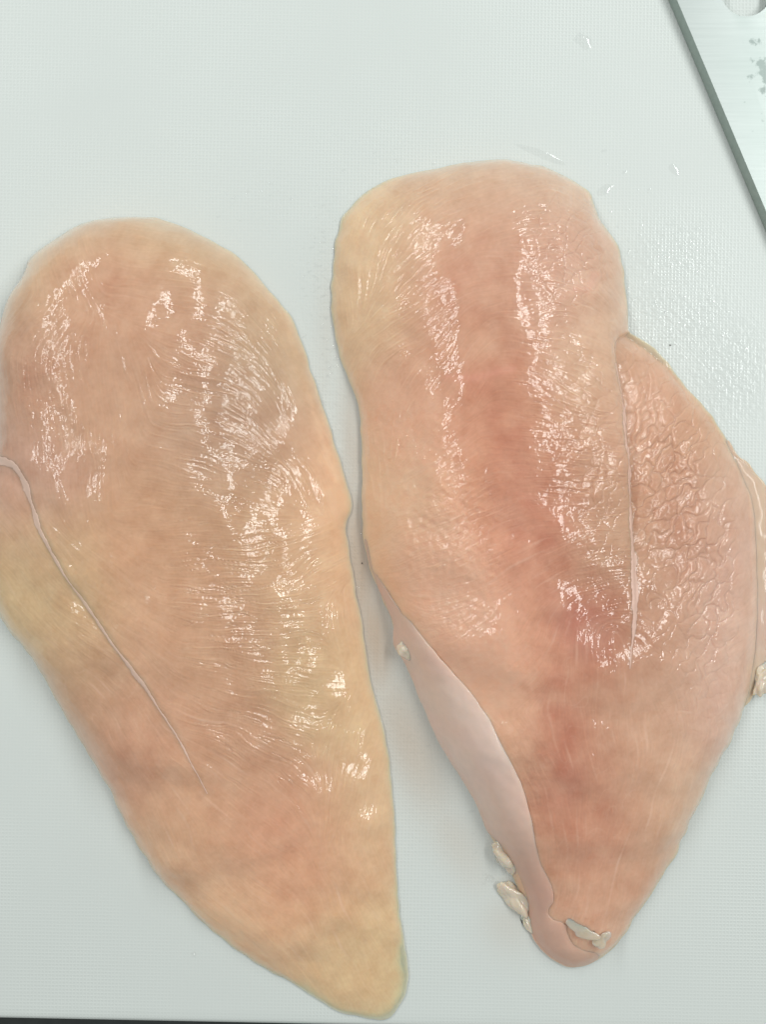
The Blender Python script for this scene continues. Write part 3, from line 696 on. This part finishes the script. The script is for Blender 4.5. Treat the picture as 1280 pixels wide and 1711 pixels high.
# lower-left reference point on the front edge
ex = Vector((math.cos(ang), math.sin(ang), 0)); ey = Vector((-math.sin(ang), math.cos(ang), 0))
corner = Vector((be[0], be[1], 0)) - ex * 0.055
def board_mesh():
    nu, nv = 170, 210; r = 0.0016
    bm = bmesh.new()
    us = np.concatenate([[0, .0004, .001], np.linspace(r, bw - r, nu), [bw - .001, bw - .0004, bw]])
    vs = np.concatenate([[0, .0004, .001], np.linspace(r, bh - r, nv), [bh - .001, bh - .0004, bh]])
    def drop(t, full):
        e = min(t, full - t)
        return 0 if e >= r else r - math.sqrt(max(r * r - (r - e) ** 2, 0))
    g = [[bm.verts.new((u, v, -max(drop(u, bw), drop(v, bh)))) for u in us] for v in vs]
    for j in range(len(vs) - 1):
        for i in range(len(us) - 1): bm.faces.new((g[j][i], g[j][i + 1], g[j + 1][i + 1], g[j + 1][i]))
    ring = g[0][:] + [r_[-1] for r_ in g[1:]] + g[-1][-2::-1] + [r_[0] for r_ in g[-2:0:-1]]
    low_ = [bm.verts.new((v.co.x, v.co.y, -bt)) for v in ring]
    for k in range(len(ring)):
        a, b = ring[k], ring[(k + 1) % len(ring)]
        bm.faces.new((a, low_[k], low_[(k + 1) % len(ring)], b))
    bm.faces.new(low_[::-1])
    me = bpy.data.meshes.new('cutting_board'); bm.to_mesh(me); bm.free(); me.shade_smooth()
    a = me.attributes.new('wet', 'FLOAT', 'POINT'); n = len(me.vertices); co = np.zeros(n * 3, np.float32); me.vertices.foreach_get('co', co); co = co.reshape(-1, 3)
    wx = corner.x + ex.x * co[:, 0] + ey.x * co[:, 1]; wy = corner.y + ex.y * co[:, 0] + ey.y * co[:, 1]
    ins = (wx > X0) & (wx < X0 + NX * C) & (wy > Y0) & (wy < Y0 + NY * C)
    a.data.foreach_set('value', np.where(ins, sample(wetf, wx, wy), 0).astype(np.float32))
    a = me.attributes.new('gap_shade', 'FLOAT', 'POINT')
    a.data.foreach_set('value', np.where(ins, sample(gap_shade, wx, wy), 0).astype(np.float32))
    return me
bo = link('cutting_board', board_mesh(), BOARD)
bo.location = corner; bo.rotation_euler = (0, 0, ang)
tag(bo, 'white plastic cutting board with a fine grid texture under both chicken breasts', 'cutting board')

# dark work surface below
m, nt, p = nodes('dark_worktop'); L = nt.links.new
tc = N(nt, 'ShaderNodeTexCoord'); n1 = N(nt, 'ShaderNodeTexNoise', Scale=300.0, Detail=4.0); L(tc.outputs['Object'], n1.inputs['Vector'])
cr = N(nt, 'ShaderNodeMix', data_type='RGBA'); L(n1.outputs['Fac'], cr.inputs['Factor']); cr.inputs['A'].default_value = (.018, .024, .024, 1); cr.inputs['B'].default_value = (.05, .058, .056, 1)
L(cr.outputs['Result'], p.inputs['Base Color']); p.inputs['Roughness'].default_value = .4
bm = bmesh.new()
for q in ((-.6, -.6), (.6, -.6), (.6, .6), (-.6, .6)): bm.verts.new((*q, -bt - .0005))
bm.faces.new(bm.verts); me = bpy.data.meshes.new('worktop'); bm.to_mesh(me); bm.free()
tag(link('worktop', me, m), 'dark worktop under the cutting board', None, None, 'structure')

# ------------------------------------------------------------------ cleaver
m, nt, p = nodes('brushed_steel'); L = nt.links.new
tc = N(nt, 'ShaderNodeTexCoord'); mp = N(nt, 'ShaderNodeMapping'); mp.inputs['Scale'].default_value = (60, 1900, 60); mp.inputs['Rotation'].default_value = (0, 0, math.radians(2))
L(tc.outputs['Object'], mp.inputs['Vector'])
n1 = N(nt, 'ShaderNodeTexNoise', Scale=1.0, Detail=4.0, Roughness=.65); L(mp.outputs[0], n1.inputs['Vector'])
st = N(nt, 'ShaderNodeAttribute', attribute_name='stain_shade')
n3 = N(nt, 'ShaderNodeTexNoise', Scale=330.0, Detail=4.0, Roughness=.6); L(tc.outputs['Object'], n3.inputs['Vector'])
sm = N(nt, 'ShaderNodeMapRange'); sm.inputs['From Min'].default_value = .95; sm.inputs['From Max'].default_value = 1.02
L(mathn(nt, 'ADD', st.outputs['Fac'], n3.outputs['Fac']), sm.inputs['Value'])
bc = N(nt, 'ShaderNodeMix', data_type='RGBA'); L(n1.outputs['Fac'], bc.inputs['Factor']); bc.inputs['A'].default_value = (.45, .49, .48, 1); bc.inputs['B'].default_value = (.58, .62, .61, 1)
b2 = N(nt, 'ShaderNodeMix', data_type='RGBA'); L(sm.outputs[0], b2.inputs['Factor']); L(bc.outputs['Result'], b2.inputs['A']); b2.inputs['B'].default_value = (.30, .34, .33, 1)
b3 = N(nt, 'ShaderNodeMix', data_type='RGBA'); L(mathn(nt, 'MULTIPLY', st.outputs['Fac'], .9), b3.inputs['Factor']); L(b2.outputs['Result'], b3.inputs['A']); b3.inputs['B'].default_value = (.34, .40, .38, 1)  # residue film, also painting in the blade's bright-to-grey reflection gradient
L(b3.outputs['Result'], p.inputs['Base Color'])
p.inputs['Metallic'].default_value = 1.0
ro = N(nt, 'ShaderNodeMapRange'); L(sm.outputs[0], ro.inputs['Value']); ro.inputs['To Min'].default_value = .38; ro.inputs['To Max'].default_value = .5; L(ro.outputs[0], p.inputs['Roughness'])
bp = N(nt, 'ShaderNodeBump', Strength=1.0, Distance=.00001); L(n1.outputs['Fac'], bp.inputs['Height']); L(bp.outputs[0], p.inputs['Normal'])
STEEL = m
m, nt, p = nodes('shaded_spine_steel'); L = nt.links.new
tc = N(nt, 'ShaderNodeTexCoord'); n1 = N(nt, 'ShaderNodeTexNoise', Scale=900.0, Detail=3.0); L(tc.outputs['Object'], n1.inputs['Vector'])
bc = N(nt, 'ShaderNodeMix', data_type='RGBA'); L(n1.outputs['Fac'], bc.inputs['Factor']); bc.inputs['A'].default_value = (.30, .36, .33, 1); bc.inputs['B'].default_value = (.42, .48, .45, 1)  # base colour darkened to paint in the shade mirrored by the spine
L(bc.outputs['Result'], p.inputs['Base Color']); p.inputs['Metallic'].default_value = .85; p.inputs['Roughness'].default_value = .5
SPINE = m

KT = 0.0034
a0 = Vector((*W(1131, 0, KT), 0)); a1 = Vector((*W(1288, 372, KT), 0))
kd = (a1 - a0).normalized(); kn = Vector((-kd.y, kd.x, 0))   # kn: across the blade, away from the spine
def KP(s, t, z): q = a0 + kd * s + kn * t; return Vector((q.x, q.y, z))
ce = empty('cleaver', KP(.08, .04, 0))
tag(ce, 'wide steel cleaver lying flat at the top right corner, hanging hole in its blade', 'cleaver')
bm = bmesh.new()
out = [(-.030, 0), (.155, 0), (.160, .006), (.158, .082), (-.024, .086), (-.034, .074)]
hc = Vector((*W(1247, -14, KT), 0)); hr = 42 / S
top = [bm.verts.new(KP(s, t, KT)) for s, t in out]
bot = []
for s, t in out:
    tt = t - .0009 if t < .004 else t + .0005
    bot.append(bm.verts.new(KP(s, tt, .0003)))
ht = [bm.verts.new((hc.x + hr * math.cos(2 * math.pi * k / 48), hc.y + hr * math.sin(2 * math.pi * k / 48), KT)) for k in range(48)]
hb = [bm.verts.new((v.co.x, v.co.y, .0003)) for v in ht]
def ring_edges(r): return [bm.edges.new((r[k], r[(k + 1) % len(r)])) for k in range(len(r))]
for r1, r2 in ((top, ht), (bot, hb)):
    bmesh.ops.triangle_fill(bm, use_beauty=True, use_dissolve=False, edges=ring_edges(r1) + ring_edges(r2))
for f in bm.faces: f.material_index = 0
for a, b, mi in ((top, bot, 1), (ht, hb, 1)):
    for k in range(len(a)):
        f = bm.faces.new((a[k], a[(k + 1) % len(a)], b[(k + 1) % len(a)], b[k])); f.material_index = mi
bmesh.ops.recalc_face_normals(bm, faces=bm.faces)
# extra vertices so that the stain attribute has somewhere to live
bmesh.ops.triangulate(bm, faces=bm.faces)
big = [e for e in bm.edges if e.calc_length() > .006 and abs(e.verts[0].co.z - KT) < 1e-6 and abs(e.verts[1].co.z - KT) < 1e-6]
for _ in range(5):
    big = [e for e in bm.edges if e.calc_length() > .0035 and abs(e.verts[0].co.z - KT) < 1e-6 and abs(e.verts[1].co.z - KT) < 1e-6]
    if not big: break
    bmesh.ops.subdivide_edges(bm, edges=big, cuts=1)
bmesh.ops.triangulate(bm, faces=bm.faces)
me = bpy.data.meshes.new('blade'); bm.to_mesh(me); bm.free()
blobs_k = [(1275,125,24,32,0,.62),(1255,78,22,8,0,.50),(1262,160,26,8,8,.56),(1240,30,30,12,0,.42),(1278,190,20,20,0,.42),(1274,285,12,14,0,.55),(1270,105,50,90,0,.46),(1290,240,50,60,0,.46),(1300,330,40,40,0,.5),(1330,150,60,60,0,.45)]
a = me.attributes.new('stain_shade', 'FLOAT', 'POINT'); vals = []
for v in me.vertices:
    g = 0
    for (px, py, rx, ry, an, q) in blobs_k:
        x, y = W(px, py, KT); g = max(g, q * math.exp(-(((v.co.x - x) * S / rx) ** 2 + ((v.co.y - y) * S / ry) ** 2)))
    vals.append(g)
a.data.foreach_set('value', vals)
blo = link('blade', me, STEEL, ce); me.materials.append(SPINE)
m, nt, p = nodes('black_handle'); p.inputs['Base Color'].default_value = (.03, .03, .03, 1); p.inputs['Roughness'].default_value = .45
bm = bmesh.new(); rings = []
for s, wv, hv_ in ((.150, .006, .003), (.162, .010, .005), (.175, .012, .0075), (.21, .0115, .008), (.25, .012, .008), (.275, .014, .0085), (.285, .010, .006)):
    rings.append([bm.verts.new(KP(s, .022 + wv * math.cos(t), .009 + hv_ * math.sin(t))) for t in [2 * math.pi * k / 20 for k in range(20)]])
for A, B in zip(rings, rings[1:]):
    for k in range(20): bm.faces.new((A[k], A[(k + 1) % 20], B[(k + 1) % 20], B[k]))
bm.faces.new(rings[0][::-1]); bm.faces.new(rings[-1]); bmesh.ops.recalc_face_normals(bm, faces=bm.faces)
me = bpy.data.meshes.new('handle'); bm.to_mesh(me); bm.free(); me.shade_smooth(); link('handle', me, m, ce)

# ------------------------------------------------------------------ water
m, nt, p = nodes('clear_water')
nt.nodes.remove(p)
tr = N(nt, 'ShaderNodeBsdfTransparent'); tr.inputs[0].default_value = (1, 1, 1, 1)
gl = N(nt, 'ShaderNodeBsdfGlossy'); gl.inputs['Roughness'].default_value = .07
fr = N(nt, 'ShaderNodeLayerWeight'); fr.inputs['Blend'].default_value = .22
ms = N(nt, 'ShaderNodeMixShader'); ms.inputs[0].default_value = .05; nt.links.new(tr.outputs[0], ms.inputs[1]); nt.links.new(gl.outputs[0], ms.inputs[2])
nt.links.new(ms.outputs[0], nt.nodes['Material Output'].inputs['Surface'])
WATER = m
def drop_mesh(bm, x, y, rx, ry, ang, h, seg=12, z0=0.00003, irr=0.0, seed=0):
    r = random.Random(seed); ph = [(r.uniform(0, 6.28), r.uniform(.3, 1)) for _ in range(4)]
    t = ang; rings = []
    for (q, zz) in ((1, 0), (.82, .33), (.58, .66), (.3, .91)):
        ring = []
        for k in range(seg):
            a = 2 * math.pi * k / seg
            w_ = q * (1 + irr * sum(p_[1] * math.sin((i + 2) * a + p_[0]) for i, p_ in enumerate(ph)) / 2)
            u, v = rx * w_ * math.cos(a), ry * w_ * math.sin(a)
            ring.append(bm.verts.new((x + u * math.cos(t) - v * math.sin(t), y + u * math.sin(t) + v * math.cos(t), z0 + zz * h)))
        rings.append(ring)
    c = bm.verts.new((x, y, z0 + h))
    for A, B in zip(rings, rings[1:]):
        for k in range(seg): bm.faces.new((A[k], A[(k + 1) % seg], B[(k + 1) % seg], B[k]))
    for k in range(seg): bm.faces.new((rings[-1][k], rings[-1][(k + 1) % seg], c))
zones = [(1120,540,80,60,110),(1100,420,55,40,46),(1200,600,70,70,55),(540,460,26,100,80),(555,600,22,100,60),(600,1000,12,80,22),(690,1180,40,80,22),(440,330,80,40,14),(1030,330,40,50,12),(640,270,90,30,8),(800,1420,30,60,8)]
bm = bmesh.new(); r = random.Random(12); cnt = 0
mU = mL | mR | mF
for (zx, zy, sx_, sy_, n) in zones:
    for _ in range(n):
        px, py = r.gauss(zx, sx_ * .6), r.gauss(zy, sy_ * .6); x, y = W(px, py)
        if not (X0 < x < X0 + NX * C and Y0 < y < Y0 + NY * C) or sample(mU.astype(float), x, y) > 0 or px > 1265: continue
        rad = r.uniform(.00012, .00034)
        drop_mesh(bm, x, y, rad * r.uniform(1, 2.6), rad, math.radians(r.gauss(15, 22)), rad * r.uniform(.14, .26), 10, irr=.12, seed=cnt); cnt += 1
me = bpy.data.meshes.new('water_droplets'); bm.to_mesh(me); bm.free(); me.shade_smooth()
tag(link('water_droplets', me, WATER), 'tiny water droplets sprinkled over the board around the meat', 'water droplets', None, 'stuff')
for (px, py, rx, ry, an, h, lab) in [(905,259,46,6,-22,.00022,'long curved film of water above the top edge of the right chicken breast'),
        (975,70,17,11,-30,.0004,'clear blob of moisture alone on the upper board left of the cleaver'),
        (1127,284,7,12,40,.00022,'small water drop between the right breast and the cleaver spine'),
        (1010,318,16,7,35,.00022,'flat water drop beside the upper right corner of the right breast'),
        (324,1594,5,5,0,.0006,'lone round water drop on the board at the lower left'),
        (818,1468,9,7,0,.0008,'clear droplet beside the fat lumps at the lower left of the right breast')]:
    bm = bmesh.new(); x, y = W(px, py); drop_mesh(bm, x, y, rx / S, ry / S, math.radians(an), h, 28, irr=.16, seed=px)
    me = bpy.data.meshes.new('water_drop'); bm.to_mesh(me); bm.free(); me.shade_smooth()
    tag(link('water_drop', me, WATER), lab, 'water drop', 'larger water drops on the board')

# dark specks
m, nt, p = nodes('dark_crumb'); p.inputs['Base Color'].default_value = (.03, .025, .02, 1); p.inputs['Roughness'].default_value = .6
CRUMB = m
for (px, py, sz, lab) in [(605,941,1.2,'tiny black speck on the board in the gap between the two breasts'), (1120,577,1.2,'tiny dark speck on the board right of the side flap notch')]:
    o = lump('speck', px, py, sz, sz * .7, px % 90, .00022, CRUMB, None, .00005, px)
    tag(o, lab, 'speck', 'dark specks on the board')
